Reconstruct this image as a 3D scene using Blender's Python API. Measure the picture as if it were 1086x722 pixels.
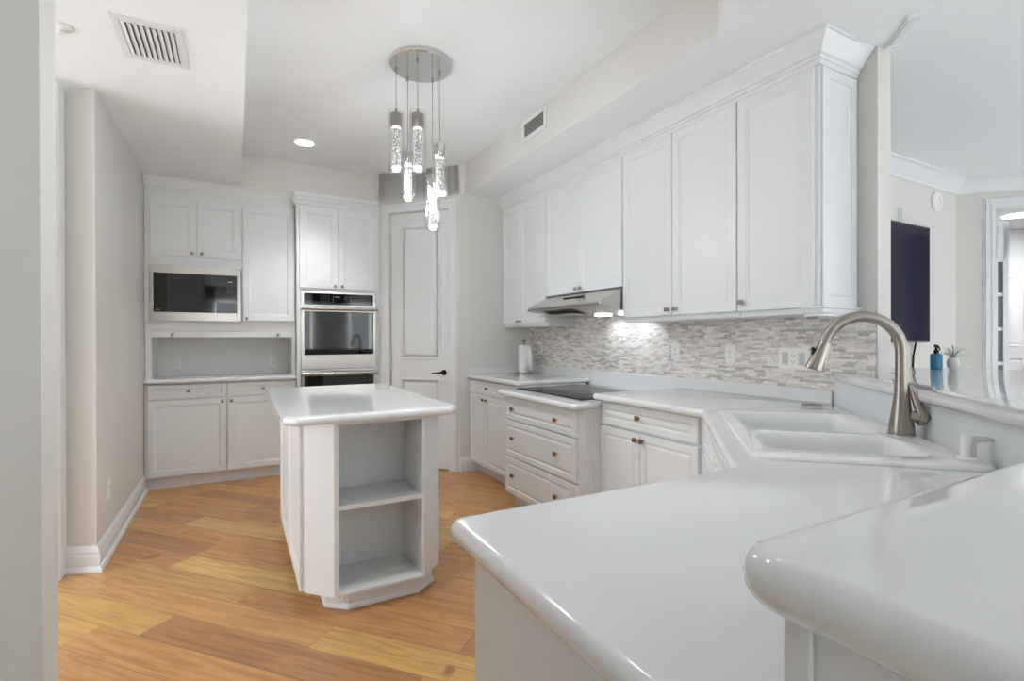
import bpy, bmesh, math, random
from mathutils import Vector, Matrix
from mathutils.geometry import tessellate_polygon
random.seed(7)
PI = math.pi
for o in list(bpy.data.objects): bpy.data.objects.remove(o)
scn = bpy.context.scene
COL = scn.collection

# ------------------------------------------------------------------ camera
H = 1.24
F_PX = 538.8
yaw, pit, rol = math.radians(28.56), math.radians(-.164), math.radians(-.161)
r0 = Vector((math.cos(yaw), -math.sin(yaw), 0)); f0 = Vector((math.sin(yaw), math.cos(yaw), 0)); u0 = Vector((0, 0, 1))
fw = f0*math.cos(pit)+u0*math.sin(pit); u2 = u0*math.cos(pit)-f0*math.sin(pit)
rt = r0*math.cos(rol)+u2*math.sin(rol); up = u2*math.cos(rol)-r0*math.sin(rol)
cam = bpy.data.cameras.new('camera'); cam.sensor_width = 36; cam.sensor_fit = 'HORIZONTAL'; cam.lens = F_PX/1086*36
cam.clip_start = .02; cam.clip_end = 200
co = bpy.data.objects.new('camera', cam); COL.objects.link(co)
M = Matrix.Identity(4)
for i in range(3):
    M[i][0] = rt[i]; M[i][1] = up[i]; M[i][2] = -fw[i]
M[2][3] = H
co.matrix_world = M
scn.camera = co

# ------------------------------------------------------------------ light
scn.view_settings.view_transform = 'Standard'; scn.view_settings.look = 'None'
scn.view_settings.gamma = 1; scn.view_settings.use_curve_mapping = False
scn.view_settings.exposure = 0.53
w = bpy.data.worlds.new('sky'); scn.world = w; w.use_nodes = True
bg = w.node_tree.nodes['Background']; bg.inputs[0].default_value = (.88, .94, 1, 1); bg.inputs[1].default_value = 2.2

def area(name, loc, rot, sx, sy, power, col=(1, 1, 1)):
    l = bpy.data.lights.new(name, 'AREA'); l.shape = 'RECTANGLE'; l.size = sx; l.size_y = sy; l.energy = power; l.color = col
    o = bpy.data.objects.new(name, l); COL.objects.link(o); o.location = loc; o.rotation_euler = rot
    return o
# daylight coming in through the glazed openings of the rear and the living room side
REARWIN = ((-.45, .10), (1.35, 1.80), (2.75, 3.35), (4.20, 4.80))
for a_, b_ in REARWIN:
    area('window_daylight', ((a_+b_)/2, -4.42, 1.15), (PI/2, 0, PI), b_-a_-.04, 2.1, 62*(b_-a_), (.93, .965, 1))
area('window_daylight', (7.9, -1.8, 1.35), (PI/2, 0, PI/2), 2.4, 2.2, 7, (.95, .975, 1))
area('window_daylight', (-2.9, 2.62, 1.3), (PI/2, 0, -PI/2), 1.5, 2.2, 36, (.86, .93, 1))  # added hall fill lamp; no window stands in this wall
# sun added through the rear openings to bounce off the pale unseen floor
sl = bpy.data.lights.new('sun', 'SUN'); sl.energy = 24; sl.angle = math.radians(.6); sl.color = (.96, .98, 1)
so = bpy.data.objects.new('sun', sl); COL.objects.link(so); so.rotation_euler = (math.radians(47), 0, math.radians(-14))

# ------------------------------------------------------------------ materials
def srgb(h):
    if isinstance(h, str):
        h = [int(h[i:i+2], 16)/255 for i in (0, 2, 4)]
    return tuple(((c+.055)/1.055)**2.4 if c > .04045 else c/12.92 for c in h)+(1,)
def new_mat(name):
    m = bpy.data.materials.new(name); m.use_nodes = True
    return m, m.node_tree.nodes, m.node_tree.links, m.node_tree.nodes['Principled BSDF']
def mat(name, hexc, rough=.5, metal=0, var=.015, scale=6, bump=0, bscale=200, spec=.5, coat=0):
    m, N, L, b = new_mat(name)
    c = srgb(hexc)
    n = N.new('ShaderNodeTexNoise'); n.inputs['Scale'].default_value = scale; n.inputs['Detail'].default_value = 3
    tc = N.new('ShaderNodeTexCoord'); L.new(tc.outputs['Object'], n.inputs['Vector'])
    mx = N.new('ShaderNodeMix'); mx.data_type = 'RGBA'
    mx.inputs[6].default_value = tuple(max(0, v*(1-var)) for v in c[:3])+(1,); mx.inputs[7].default_value = tuple(min(1, v*(1+var)) for v in c[:3])+(1,)
    L.new(n.outputs['Fac'], mx.inputs[0]); L.new(mx.outputs[2], b.inputs['Base Color'])
    b.inputs['Roughness'].default_value = rough; b.inputs['Metallic'].default_value = metal
    b.inputs['Specular IOR Level'].default_value = spec; b.inputs['Coat Weight'].default_value = coat; b.inputs['Coat Roughness'].default_value = .02
    if bump:
        n2 = N.new('ShaderNodeTexNoise'); n2.inputs['Scale'].default_value = bscale; L.new(tc.outputs['Object'], n2.inputs['Vector'])
        bp = N.new('ShaderNodeBump'); bp.inputs['Strength'].default_value = bump; bp.inputs['Distance'].default_value = .002
        L.new(n2.outputs['Fac'], bp.inputs['Height']); L.new(bp.outputs[0], b.inputs['Normal'])
    return m
def emit(name, hexc, s):
    m, N, L, b = new_mat(name)
    b.inputs['Base Color'].default_value = srgb(hexc); b.inputs['Emission Color'].default_value = srgb(hexc); b.inputs['Emission Strength'].default_value = s
    return m
WALL = mat('wall_paint', 'dedcd7', .75, bump=.15, bscale=350)
CEIL = mat('ceiling_paint', 'f7f9fb', .85, bump=.15, bscale=300)
CAB = mat('cabinet_paint', 'e9ebec', .38)
CABIN = mat('cabinet_inside', 'ebebea', .5)
TRIM = mat('trim_paint', 'e8eaeb', .35)
TOP = mat('solid_surface', 'e6e6e6', .12, var=.01, scale=3, coat=.4)
ENAMEL = mat('white_enamel', 'f0f0ef', .1)
BOUNCE = mat('pale_stone_floor', 'ecebe8', .3, var=.03, scale=2)
PLAST2 = mat('switch_plastic', 'c9c7c2', .35)
PLAST = mat('white_plastic', 'f1efeb', .35)
DARKSLOT = mat('slot_dark', '3a3835', .6)
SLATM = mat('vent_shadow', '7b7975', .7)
STEEL = mat('brushed_steel', 'c4c0ba', .24, 1, var=.04, scale=40)
STEELD = mat('steel_polished', 'd0d0d0', .08, 1)
NICKEL = mat('brushed_nickel', 'a39c94', .3, 1, var=.04, scale=30)
BRONZE = mat('knob_bronze', '8a6a48', .3, 1)
STEELW = mat('spray_nickel', 'aba59e', .2, 1)
CHROME = mat('chrome', 'd8d8d8', .07, 1)
BLACKG = mat('black_glass', '050506', .03, spec=.6)
GREYG = mat('window_glass_dark', '171718', .05, spec=.55)
BLACK = mat('black_metal', '14130f', .35, .6)
COOKG = mat('cooktop_glass', '2a2c2e', .22, spec=.35)
SCREEN = mat('screen_navy', '1a1833', .12, spec=.1)
BLUE = mat('blue_soap', '2482ad', .12)
PAPER = mat('paper', 'f2f2f0', .9, bump=.3, bscale=120)
POT = mat('white_ceramic', 'e4e4e2', .3)
LEAF = mat('grey_leaf', 'b4b8b2', .6)
MARK = mat('light_mark', 'b8bcc0', .4)
LAMPON = emit('lamp_on', 'ffffff', 9)
HOODLAMP = emit('hood_lamp', 'f4f8ff', 6)
WHITEEDGE = emit('lit_crystal_cap', 'fffdf8', 1.0)

def glass_mat():
    m, N, L, b = new_mat('clear_glass')
    N.remove(b); out = N['Material Output']
    t = N.new('ShaderNodeBsdfTransparent'); t.inputs[0].default_value = (.96, .97, .97, 1)
    g = N.new('ShaderNodeBsdfGlossy'); g.inputs['Roughness'].default_value = .03
    lw = N.new('ShaderNodeLayerWeight'); lw.inputs['Blend'].default_value = .25
    mr = N.new('ShaderNodeMath'); mr.operation = 'MULTIPLY_ADD'; mr.inputs[1].default_value = .8; mr.inputs[2].default_value = .04
    L.new(lw.outputs['Facing'], mr.inputs[0])
    mx = N.new('ShaderNodeMixShader'); L.new(mr.outputs[0], mx.inputs[0]); L.new(t.outputs[0], mx.inputs[1]); L.new(g.outputs[0], mx.inputs[2]); L.new(mx.outputs[0], out.inputs[0])
    return m
GLASS = glass_mat()
def crystal_mat():
    m, N, L, b = new_mat('bubble_crystal')
    tc = N.new('ShaderNodeTexCoord'); v = N.new('ShaderNodeTexVoronoi'); v.inputs['Scale'].default_value = 95
    L.new(tc.outputs['Object'], v.inputs['Vector'])
    cr = N.new('ShaderNodeValToRGB'); cr.color_ramp.elements[0].position = .25; cr.color_ramp.elements[0].color = (1, 1, .98, 1)
    cr.color_ramp.elements[1].position = .62; cr.color_ramp.elements[1].color = (.22, .21, .20, 1)
    L.new(v.outputs['Distance'], cr.inputs[0]); L.new(cr.outputs[0], b.inputs['Emission Color'])
    b.inputs['Emission Strength'].default_value = .62; b.inputs['Base Color'].default_value = (.12, .12, .12, 1); b.inputs['Roughness'].default_value = .1
    return m
CRYSTAL = crystal_mat()

def math_node(N, L, op, a, b=None, c=None):
    n = N.new('ShaderNodeMath'); n.operation = op
    for i, v in enumerate((a, b, c)):
        if v is None: continue
        if hasattr(v, 'links') or hasattr(v, 'node'): L.new(v, n.inputs[i])
        else: n.inputs[i].default_value = v
    return n.outputs[0]
def planks(N, L, u, v, width, length, jitter=1.0):
    """returns (random value, random2, edge distance) of staggered strips"""
    row = math_node(N, L, 'FLOOR', math_node(N, L, 'DIVIDE', v, width))
    wn = N.new('ShaderNodeTexWhiteNoise'); wn.noise_dimensions = '1D'; L.new(row, wn.inputs['W'])
    off = math_node(N, L, 'MULTIPLY', wn.outputs['Value'], 7.31)
    lw = math_node(N, L, 'MULTIPLY_ADD', wn.outputs['Value'], length*jitter*.6, length*(1-.3*jitter))
    uu = math_node(N, L, 'ADD', math_node(N, L, 'DIVIDE', u, lw), off)
    idx = math_node(N, L, 'FLOOR', uu)
    cb = N.new('ShaderNodeCombineXYZ'); L.new(row, cb.inputs[0]); L.new(idx, cb.inputs[1])
    w2 = N.new('ShaderNodeTexWhiteNoise'); w2.noise_dimensions = '2D'; L.new(cb.outputs[0], w2.inputs['Vector'])
    fu = math_node(N, L, 'MULTIPLY', math_node(N, L, 'SUBTRACT', .5, math_node(N, L, 'ABSOLUTE', math_node(N, L, 'SUBTRACT', math_node(N, L, 'FRACT', uu), .5))), lw)
    fv = math_node(N, L, 'MULTIPLY', math_node(N, L, 'SUBTRACT', .5, math_node(N, L, 'ABSOLUTE', math_node(N, L, 'SUBTRACT', math_node(N, L, 'FRACT', math_node(N, L, 'DIVIDE', v, width)), .5))), width)
    return w2.outputs['Value'], w2.outputs['Color'], math_node(N, L, 'MINIMUM', fu, fv), idx, row
def floor_mat():
    m, N, L, b = new_mat('oak_floor')
    tc = N.new('ShaderNodeTexCoord'); mp = N.new('ShaderNodeMapping'); mp.inputs['Rotation'].default_value = (0, 0, math.radians(48))
    L.new(tc.outputs['Object'], mp.inputs['Vector'])
    sp = N.new('ShaderNodeSeparateXYZ'); L.new(mp.outputs[0], sp.inputs[0])
    # u runs along (-1,1)
    val, colr, edge, idx, row = planks(N, L, sp.outputs[0], sp.outputs[1], .165, 1.25)
    cr = N.new('ShaderNodeValToRGB'); e = cr.color_ramp.elements
    e[0].position = 0; e[0].color = srgb('b28259'); e[1].position = 1; e[1].color = srgb('dab77c')
    for p, c in ((.12, 'c08d62'), (.35, 'c8935e'), (.55, 'd09c63'), (.72, 'c59a63'), (.88, 'd6ab68')):
        x = e.new(p); x.color = srgb(c)
    L.new(val, cr.inputs[0])
    mp2 = N.new('ShaderNodeMapping'); mp2.inputs['Scale'].default_value = (2.6, 34, 1); L.new(mp.outputs[0], mp2.inputs['Vector'])
    ad = N.new('ShaderNodeVectorMath'); ad.operation = 'ADD'; L.new(mp2.outputs[0], ad.inputs[0])
    sc = N.new('ShaderNodeVectorMath'); sc.operation = 'SCALE'; sc.inputs['Scale'].default_value = 40; L.new(colr, sc.inputs[0]); L.new(sc.outputs[0], ad.inputs[1])
    g = N.new('ShaderNodeTexNoise'); g.inputs['Scale'].default_value = 1; g.inputs['Detail'].default_value = 6; g.inputs['Distortion'].default_value = 1.2; L.new(ad.outputs[0], g.inputs['Vector'])
    gr = N.new('ShaderNodeValToRGB'); gr.color_ramp.elements[0].position = .32; gr.color_ramp.elements[0].color = (.66, .58, .5, 1); gr.color_ramp.elements[1].position = .62; gr.color_ramp.elements[1].color = (1.03, 1.03, 1.0, 1)
    L.new(g.outputs['Fac'], gr.inputs[0])
    mu = N.new('ShaderNodeMix'); mu.data_type = 'RGBA'; mu.blend_type = 'MULTIPLY'; mu.inputs[0].default_value = .8; L.new(cr.outputs[0], mu.inputs[6]); L.new(gr.outputs[0], mu.inputs[7])
    # knots
    vo = N.new('ShaderNodeTexNoise'); vo.inputs['Scale'].default_value = 9; L.new(ad.outputs[0], vo.inputs['Vector'])
    n3 = N.new('ShaderNodeTexNoise'); n3.inputs['Scale'].default_value = 5; n3.inputs['Detail'].default_value = 2; L.new(mp.outputs[0], n3.inputs['Vector'])
    kr = N.new('ShaderNodeValToRGB'); kr.color_ramp.elements[0].position = .69; kr.color_ramp.elements[0].color = (1, 1, 1, 1); kr.color_ramp.elements[1].position = .75; kr.color_ramp.elements[1].color = (.45, .36, .3, 1)
    L.new(n3.outputs['Fac'], kr.inputs[0])
    mk = N.new('ShaderNodeMix'); mk.data_type = 'RGBA'; mk.blend_type = 'MULTIPLY'; mk.inputs[0].default_value = .8; L.new(mu.outputs[2], mk.inputs[6]); L.new(kr.outputs[0], mk.inputs[7])
    st = N.new('ShaderNodeMapRange'); st.inputs['From Min'].default_value = 0; st.inputs['From Max'].default_value = .003; st.inputs['To Min'].default_value = .55; st.inputs['To Max'].default_value = 1; L.new(edge, st.inputs['Value'])
    me = N.new('ShaderNodeMix'); me.data_type = 'RGBA'; me.blend_type = 'MULTIPLY'; me.inputs[0].default_value = 1; L.new(mk.outputs[2], me.inputs[6]); L.new(st.outputs[0], me.inputs[7])
    L.new(me.outputs[2], b.inputs['Base Color']); b.inputs['Roughness'].default_value = .34
    bp = N.new('ShaderNodeBump'); bp.inputs['Strength'].default_value = .3; bp.inputs['Distance'].default_value = .002; L.new(st.outputs[0], bp.inputs['Height']); L.new(bp.outputs[0], b.inputs['Normal'])
    return m
FLOOR = floor_mat()
def mosaic_mat():
    m, N, L, b = new_mat('marble_mosaic')
    tc = N.new('ShaderNodeTexCoord'); sp = N.new('ShaderNodeSeparateXYZ'); L.new(tc.outputs['Object'], sp.inputs[0])
    val, colr, edge, idx, row = planks(N, L, sp.outputs[1], sp.outputs[2], .0125, .055, .9)
    # slow drift of tone along the wall: slabs of the same marble come in batches
    n0 = N.new('ShaderNodeTexNoise'); n0.inputs['Scale'].default_value = 3.2; n0.inputs['Detail'].default_value = 2; L.new(tc.outputs['Object'], n0.inputs['Vector'])
    mixv = math_node(N, L, 'MULTIPLY_ADD', n0.outputs['Fac'], .5, math_node(N, L, 'MULTIPLY_ADD', val, .75, -.12))
    cr = N.new('ShaderNodeValToRGB'); e = cr.color_ramp.elements
    e[0].position = .05; e[0].color = srgb('b4b2ae'); e[1].position = .95; e[1].color = srgb('faf8f5')
    for p, c in ((.2, 'c4c2be'), (.36, 'e0d6cd'), (.5, 'efe4da'), (.62, 'e3e0dc'), (.75, 'f5eee7')):
        x = e.new(p); x.color = srgb(c)
    L.new(mixv, cr.inputs[0])
    n = N.new('ShaderNodeTexNoise'); n.inputs['Scale'].default_value = 45; n.inputs['Detail'].default_value = 6; n.inputs['Distortion'].default_value = 1.5; L.new(tc.outputs['Object'], n.inputs['Vector'])
    vr = N.new('ShaderNodeValToRGB'); vr.color_ramp.elements[0].position = .35; vr.color_ramp.elements[0].color = (.62, .60, .58, 1); vr.color_ramp.elements[1].position = .6; vr.color_ramp.elements[1].color = (1.02, 1.02, 1.02, 1)
    L.new(n.outputs['Fac'], vr.inputs[0])
    mu = N.new('ShaderNodeMix'); mu.data_type = 'RGBA'; mu.blend_type = 'MULTIPLY'; mu.inputs[0].default_value = .38; L.new(cr.outputs[0], mu.inputs[6]); L.new(vr.outputs[0], mu.inputs[7])
    st = N.new('ShaderNodeMapRange'); st.inputs['From Max'].default_value = .0012; st.inputs['To Min'].default_value = .72; L.new(edge, st.inputs['Value'])
    me = N.new('ShaderNodeMix'); me.data_type = 'RGBA'; me.blend_type = 'MULTIPLY'; me.inputs[0].default_value = 1; L.new(mu.outputs[2], me.inputs[6]); L.new(st.outputs[0], me.inputs[7])
    L.new(me.outputs[2], b.inputs['Base Color']); b.inputs['Roughness'].default_value = .4
    hh = math_node(N, L, 'ADD', math_node(N, L, 'MULTIPLY', val, 1.0), math_node(N, L, 'ADD', st.outputs[0], math_node(N, L, 'MULTIPLY', n.outputs['Fac'], 1.2)))
    bp = N.new('ShaderNodeBump'); bp.inputs['Strength'].default_value = .45; bp.inputs['Distance'].default_value = .003; L.new(hh, bp.inputs['Height']); L.new(bp.outputs[0], b.inputs['Normal'])
    return m
MOSAIC = mosaic_mat()

# ------------------------------------------------------------------ helpers
def NB(): return bmesh.new()
def obj(name, bm, m, parent=None, smooth=True, bevel=0, loc=None, rotz=None, label=None):
    bmesh.ops.recalc_face_normals(bm, faces=bm.faces[:])
    me = bpy.data.meshes.new(name); bm.to_mesh(me); bm.free()
    for mm in (m if isinstance(m, (list, tuple)) else [m]): me.materials.append(mm)
    o = bpy.data.objects.new(name, me); COL.objects.link(o)
    if parent: o.parent = parent
    if loc: o.location = loc
    if rotz is not None: o.rotation_euler = (0, 0, rotz)
    if smooth:
        for p in me.polygons: p.use_smooth = True
        me.set_sharp_from_angle(angle=math.radians(35))
    if bevel:
        b = o.modifiers.new('bevel', 'BEVEL'); b.width = bevel; b.segments = 2; b.limit_method = 'ANGLE'; b.angle_limit = math.radians(40)
    if label: o['label'] = label
    return o
def tag(o, label, cat, group=None):
    o['label'] = label; o['category'] = cat
    if group: o['group'] = group
    return o
def thing(name, label, cat, loc=(0, 0, 0), rotz=0, group=None):
    o = bpy.data.objects.new(name, None); COL.objects.link(o); o.location = loc; o.rotation_euler = (0, 0, rotz); o.empty_display_size = .1
    return tag(o, label, cat, group)
def struct(name, bm, m, **k):
    o = obj(name, bm, m, smooth=k.pop('smooth', False), **k); o['kind'] = 'structure'; return o
def box(bm, x0, x1, y0, y1, z0, z1, mi=0):
    v = [bm.verts.new((x, y, z)) for z in (z0, z1) for x, y in ((x0, y0), (x1, y0), (x1, y1), (x0, y1))]
    for q in ((3, 2, 1, 0), (4, 5, 6, 7), (0, 1, 5, 4), (1, 2, 6, 5), (2, 3, 7, 6), (3, 0, 4, 7)):
        bm.faces.new([v[i] for i in q]).material_index = mi
    return bm
def area2(p): return sum(p[i][0]*p[(i+1) % len(p)][1]-p[(i+1) % len(p)][0]*p[i][1] for i in range(len(p)))/2
def ccw(p): return list(p) if area2(p) > 0 else list(reversed(p))
def inset(p, d):
    n = len(p); out = []
    for i in range(n):
        a, b, c = Vector(p[i-1]), Vector(p[i]), Vector(p[(i+1) % n])
        d1 = (b-a).normalized(); d2 = (c-b).normalized()
        n1 = Vector((-d1.y, d1.x)); n2 = Vector((-d2.y, d2.x)); s = n1+n2
        k = max(.25, 1+n1.dot(n2))
        out.append(tuple(b+s*(d/k)))
    return out
def rnd(p, r, seg=6):
    """round corners; r = radius or list per corner"""
    p = [Vector(q) for q in p]; n = len(p); out = []
    for i in range(n):
        ri = r[i] if isinstance(r, (list, tuple)) else r
        if ri <= 0: out.append(tuple(p[i])); continue
        a = (p[i-1]-p[i]).normalized(); c = (p[(i+1) % n]-p[i]).normalized()
        ang = a.angle(c)
        t = ri/math.tan(ang/2); cen = p[i]+(a+c).normalized()*(ri/math.sin(ang/2))
        s = p[i]+a*t; e = p[i]+c*t
        a0 = math.atan2(s.y-cen.y, s.x-cen.x); a1 = math.atan2(e.y-cen.y, e.x-cen.x); dd = (a1-a0+PI) % (2*PI)-PI
        for k in range(seg+1):
            t_ = a0+dd*k/seg; out.append((cen.x+ri*math.cos(t_), cen.y+ri*math.sin(t_)))
    return out
def capf(bm, loops, z, mi=0, flip=False):
    """fill polygon (loops: list of vert lists, first outer, others holes)"""
    pts = [[v.co.copy() for v in lp] for lp in loops]; flat = [v for lp in loops for v in lp]
    for t in tessellate_polygon(pts):
        try: bm.faces.new([flat[i] for i in (reversed(t) if flip else t)]).material_index = mi
        except ValueError: pass
def loft(bm, poly, prof, mi=0, cap0=True, cap1=True, holes=()):
    """poly CCW; prof list of (inset, z)"""
    poly = ccw(poly); rings = []
    for d, z in prof:
        rings.append([bm.verts.new((x, y, z)) for x, y in (inset(poly, d) if d else poly)])
    n = len(poly)
    for a, b in zip(rings, rings[1:]):
        for i in range(n): bm.faces.new((a[i], a[(i+1) % n], b[(i+1) % n], b[i])).material_index = mi
    hr = []
    for h in holes:
        h = ccw(h); lo = [bm.verts.new((x, y, prof[0][1])) for x, y in h]; hi = [bm.verts.new((x, y, prof[-1][1])) for x, y in h]
        for i in range(len(h)): bm.faces.new((hi[i], hi[(i+1) % len(h)], lo[(i+1) % len(h)], lo[i])).material_index = mi
        hr.append((lo, hi))
    if cap0: capf(bm, [rings[0]]+[h[0] for h in hr], prof[0][1], mi, True)
    if cap1: capf(bm, [rings[-1]]+[h[1] for h in hr], prof[-1][1], mi)
    return bm
def prism(bm, poly, z0, z1, mi=0, **k): return loft(bm, poly, [(0, z0), (0, z1)], mi, **k)
def slab(bm, poly, zt, th, seg=5, r=None, **k):
    r = r or th/2-.001; a = []
    for i in range(seg+1):
        t = -PI/2+PI/2*i/seg; a.append((r*(1-math.cos(t)), zt-th+r+r*math.sin(t)))
    for i in range(seg+1):
        t = PI/2*i/seg; a.append((r*(1-math.cos(t)), zt-r+r*math.sin(t)))
    return loft(bm, poly, a, **k)
def lathe(bm, prof, seg=24, cx=0, cy=0, mi=0, caps=True):
    rings = []
    for r, z in prof: rings.append([bm.verts.new((cx+r*math.cos(2*PI*i/seg), cy+r*math.sin(2*PI*i/seg), z)) for i in range(seg)])
    for a, b in zip(rings, rings[1:]):
        for i in range(seg): bm.faces.new((a[i], a[(i+1) % seg], b[(i+1) % seg], b[i])).material_index = mi
    if caps:
        bm.faces.new(list(reversed(rings[0]))).material_index = mi; bm.faces.new(rings[-1]).material_index = mi
    return bm
def tube(bm, pts, rad, seg=12, caps=True, flat=None):
    pts = [Vector(p) for p in pts]; n = len(pts); rings = []
    rads = rad if isinstance(rad, (list, tuple)) else [rad]*n
    up_ = Vector((0, 0, 1)); prev = None
    for i, p in enumerate(pts):
        t = (pts[min(i+1, n-1)]-pts[max(i-1, 0)]).normalized()
        if prev is None:
            a = t.cross(up_)
            if a.length < .05: a = t.cross(Vector((1, 0, 0)))
            a.normalize()
        else:
            a = (prev-t*prev.dot(t)).normalized()
        prev = a; b = t.cross(a)
        rings.append([bm.verts.new(p+(a*math.cos(2*PI*k/seg)+b*math.sin(2*PI*k/seg)*(flat or 1))*rads[i]) for k in range(seg)])
    for a, b in zip(rings, rings[1:]):
        for k in range(seg): bm.faces.new((a[k], a[(k+1) % seg], b[(k+1) % seg], b[k]))
    if caps: bm.faces.new(list(reversed(rings[0]))); bm.faces.new(rings[-1])
    return bm
def rings_panel(bm, x0, x1, z0, z1, prof, y_back, mi=0):
    """rectangular relief facing -Y: prof = list (inset, y)"""
    R_ = []
    for d, y in [(0, y_back)]+list(prof):
        R_.append([bm.verts.new(q) for q in ((x0+d, y, z0+d), (x1-d, y, z0+d), (x1-d, y, z1-d), (x0+d, y, z1-d))])
    for a, b in zip(R_, R_[1:]):
        for i in range(4): bm.faces.new((a[i], a[(i+1) % 4], b[(i+1) % 4], b[i])).material_index = mi
    bm.faces.new(R_[-1]).material_index = mi; bm.faces.new(list(reversed(R_[0]))).material_index = mi
    return bm
def sweep_profile(bm, path, prof, closed=False, mi=0):
    """path: list of (x,y) ; prof: list of (out, z), out measured to the right of travel direction; mitred"""
    P = [Vector(p) for p in path]; n = len(P); cols = []
    for i in range(n):
        d1 = (P[i]-P[i-1]).normalized() if i > 0 or closed else None
        d2 = (P[(i+1) % n]-P[i]).normalized() if i < n-1 or closed else None
        d1 = d1 or d2; d2 = d2 or d1
        n1 = Vector((d1.y, -d1.x)); n2 = Vector((d2.y, -d2.x)); s = (n1+n2)/(1+n1.dot(n2))
        cols.append([bm.verts.new((P[i].x+s.x*o_, P[i].y+s.y*o_, z)) for o_, z in prof])
    m_ = len(prof)
    for i in range(n if closed else n-1):
        a, b = cols[i], cols[(i+1) % n]
        for k in range(m_): bm.faces.new((a[k], a[(k+1) % m_], b[(k+1) % m_], b[k])).material_index = mi
    if not closed:
        bm.faces.new(cols[0]).material_index = mi; bm.faces.new(list(reversed(cols[-1]))).material_index = mi
    return bm

# cabinet pieces, local frame: x along the run, front faces -Y, body behind
def knob(parent, x, z, yf, metal=None, s=.0125):
    bm = NB(); tube(bm, [(x, yf+.001, z), (x, yf-.016, z)], .005, 8)
    box(bm, x-s, x+s, yf-.024, yf-.016, z-s, z+s)
    rings_panel(bm, x-s*.85, x+s*.85, z-s*.85, z+s*.85, [(0, yf-.024), (s*.5, yf-.031)], yf-.024)
    return obj('knob', bm, metal or NICKEL, parent, smooth=False, bevel=.001)
DOORP = [(0, -.016), (.003, -.020), (.050, -.020), (.053, -.017), (.060, -.017), (.066, -.012), (.068, -.012)]
def door(parent, x0, x1, z0, z1, y=0, name='door', frame=.05, knobs=(), metal=None, g=.0015):
    k = frame/.05
    pr = [(d if d <= .003 else d*k if d < .06 else .05*k+(d-.05), y+yy) for d, yy in DOORP]
    bm = NB(); rings_panel(bm, x0+g, x1-g, z0+g, z1-g, pr, y)
    o = obj(name, bm, CAB, parent, smooth=False)
    for kx, kz in knobs: knob(o, kx, kz, y-.020, metal)
    return o
def raised(parent, x0, x1, z0, z1, y=0, name='door', knobs=(), metal=None, frame=.036, g=.0015):
    pr = [(0, y-.015), (.004, y-.020), (frame, y-.020), (frame+.006, y-.013), (frame+.010, y-.013), (frame+.024, y-.019)]
    if min(x1-x0, z1-z0) < 2*(frame+.03): pr = [(0, y-.015), (.004, y-.020), (frame*.75, y-.020), (frame*.75+.006, y-.013), (frame*.75+.014, y-.013)]
    bm = NB(); rings_panel(bm, x0+g, x1-g, z0+g, z1-g, pr, y)
    o = obj(name, bm, CAB, parent, smooth=False)
    for kx, kz in knobs: knob(o, kx, kz, y-.020, metal)
    return o
R45 = PI/4

# ================================================================== SETTING
ZC, ZT = 2.59, 2.865
bm = NB(); box(bm, -3.0, 2.70, .10, 6.2, -.05, 0); struct('floor', bm, FLOOR)
bm = NB(); prism(bm, [(-3.0, -4.6), (9.0, -4.6), (9.0, 6.2), (2.70, 6.2), (2.70, .10), (-3.0, .10)], -.05, 0); struct('floor', bm, BOUNCE)  # second floor piece is unseen, made pale to bounce neutral light upward

TRAY = [(.05, .62), (.96, .62), (1.88, 1.54), (1.88, 4.36), (1.84, 4.40), (1.20, 5.04), (.05, 5.04)]
bm = NB()
outer = [(-3.0, -4.6), (9, -4.6), (9, 6.2), (-3.0, 6.2)]
lo = [bm.verts.new((x, y, ZC)) for x, y in outer]; hl = [bm.verts.new((x, y, ZC)) for x, y in TRAY]; hh = [bm.verts.new((x, y, ZT)) for x, y in TRAY]
capf(bm, [lo, hl], ZC, 0, True)
for i in range(len(TRAY)): bm.faces.new((hl[i], hl[(i+1) % len(TRAY)], hh[(i+1) % len(TRAY)], hh[i])).material_index = 1
capf(bm, [hh], ZT, 0, True)
top = [bm.verts.new((x, y, 3.0)) for x, y in outer]; bm.faces.new(top)
for i in range(4): bm.faces.new((lo[i], lo[(i+1) % 4], top[(i+1) % 4], top[i]))
o = struct('ceiling', bm, [CEIL, WALL])

# left wall with its return, hall beyond
bm = NB(); prism(bm, [(-.66, 3.47), (-.66, 5.75), (-.82, 5.75), (-.82, 3.53)], 0, ZC); struct('wall_left', bm, WALL)
bm = NB(); box(bm, -.9, -.4, 1.57, 1.69, 0, ZC); box(bm, -3.0, -.9, 1.57, 1.69, 0, ZC); struct('wall_near', bm, WALL)
bm = NB(); box(bm, -3.0, -.82, 3.56, 3.70, 0, ZC); struct('wall_hall', bm, WALL)
bm = NB(); box(bm, -3.1, -3.0, -4.6, 6.2, 0, ZC); struct('wall_far_left', bm, WALL)
bm = NB(); box(bm, -.82, 1.6, 5.70, 5.80, 0, ZC); struct('wall_back', bm, WALL)
# door casing beside the left wall
bm = NB(); box(bm, -.86, -.795, 3.41, 3.58, 0, 2.56); box(bm, -.845, -.81, 3.395, 3.41, 0, 2.56); struct('trim_1', bm, TRIM, bevel=.004)
BASEP = [(0, 0), (.018, 0), (.018, .085), (.014, .092), (.014, .108), (.009, .120), (.004, .130), (0, .136)]
def baseboard(name, path):
    bm = NB(); sweep_profile(bm, path, BASEP); return struct(name, bm, TRIM, smooth=False)
baseboard('baseboard_left', [(-.815, 3.528), (-.66, 3.47), (-.66, 5.09)])
bm = NB(); sweep_profile(bm, [(-.815, 3.528), (-.66, 3.47), (-.66, 5.09)], [(0, 0), (.030, 0), (.030, .012), (.024, .028), (.018, .03), (0, .03)]); struct('trim_2', bm, TRIM, smooth=False)

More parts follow.
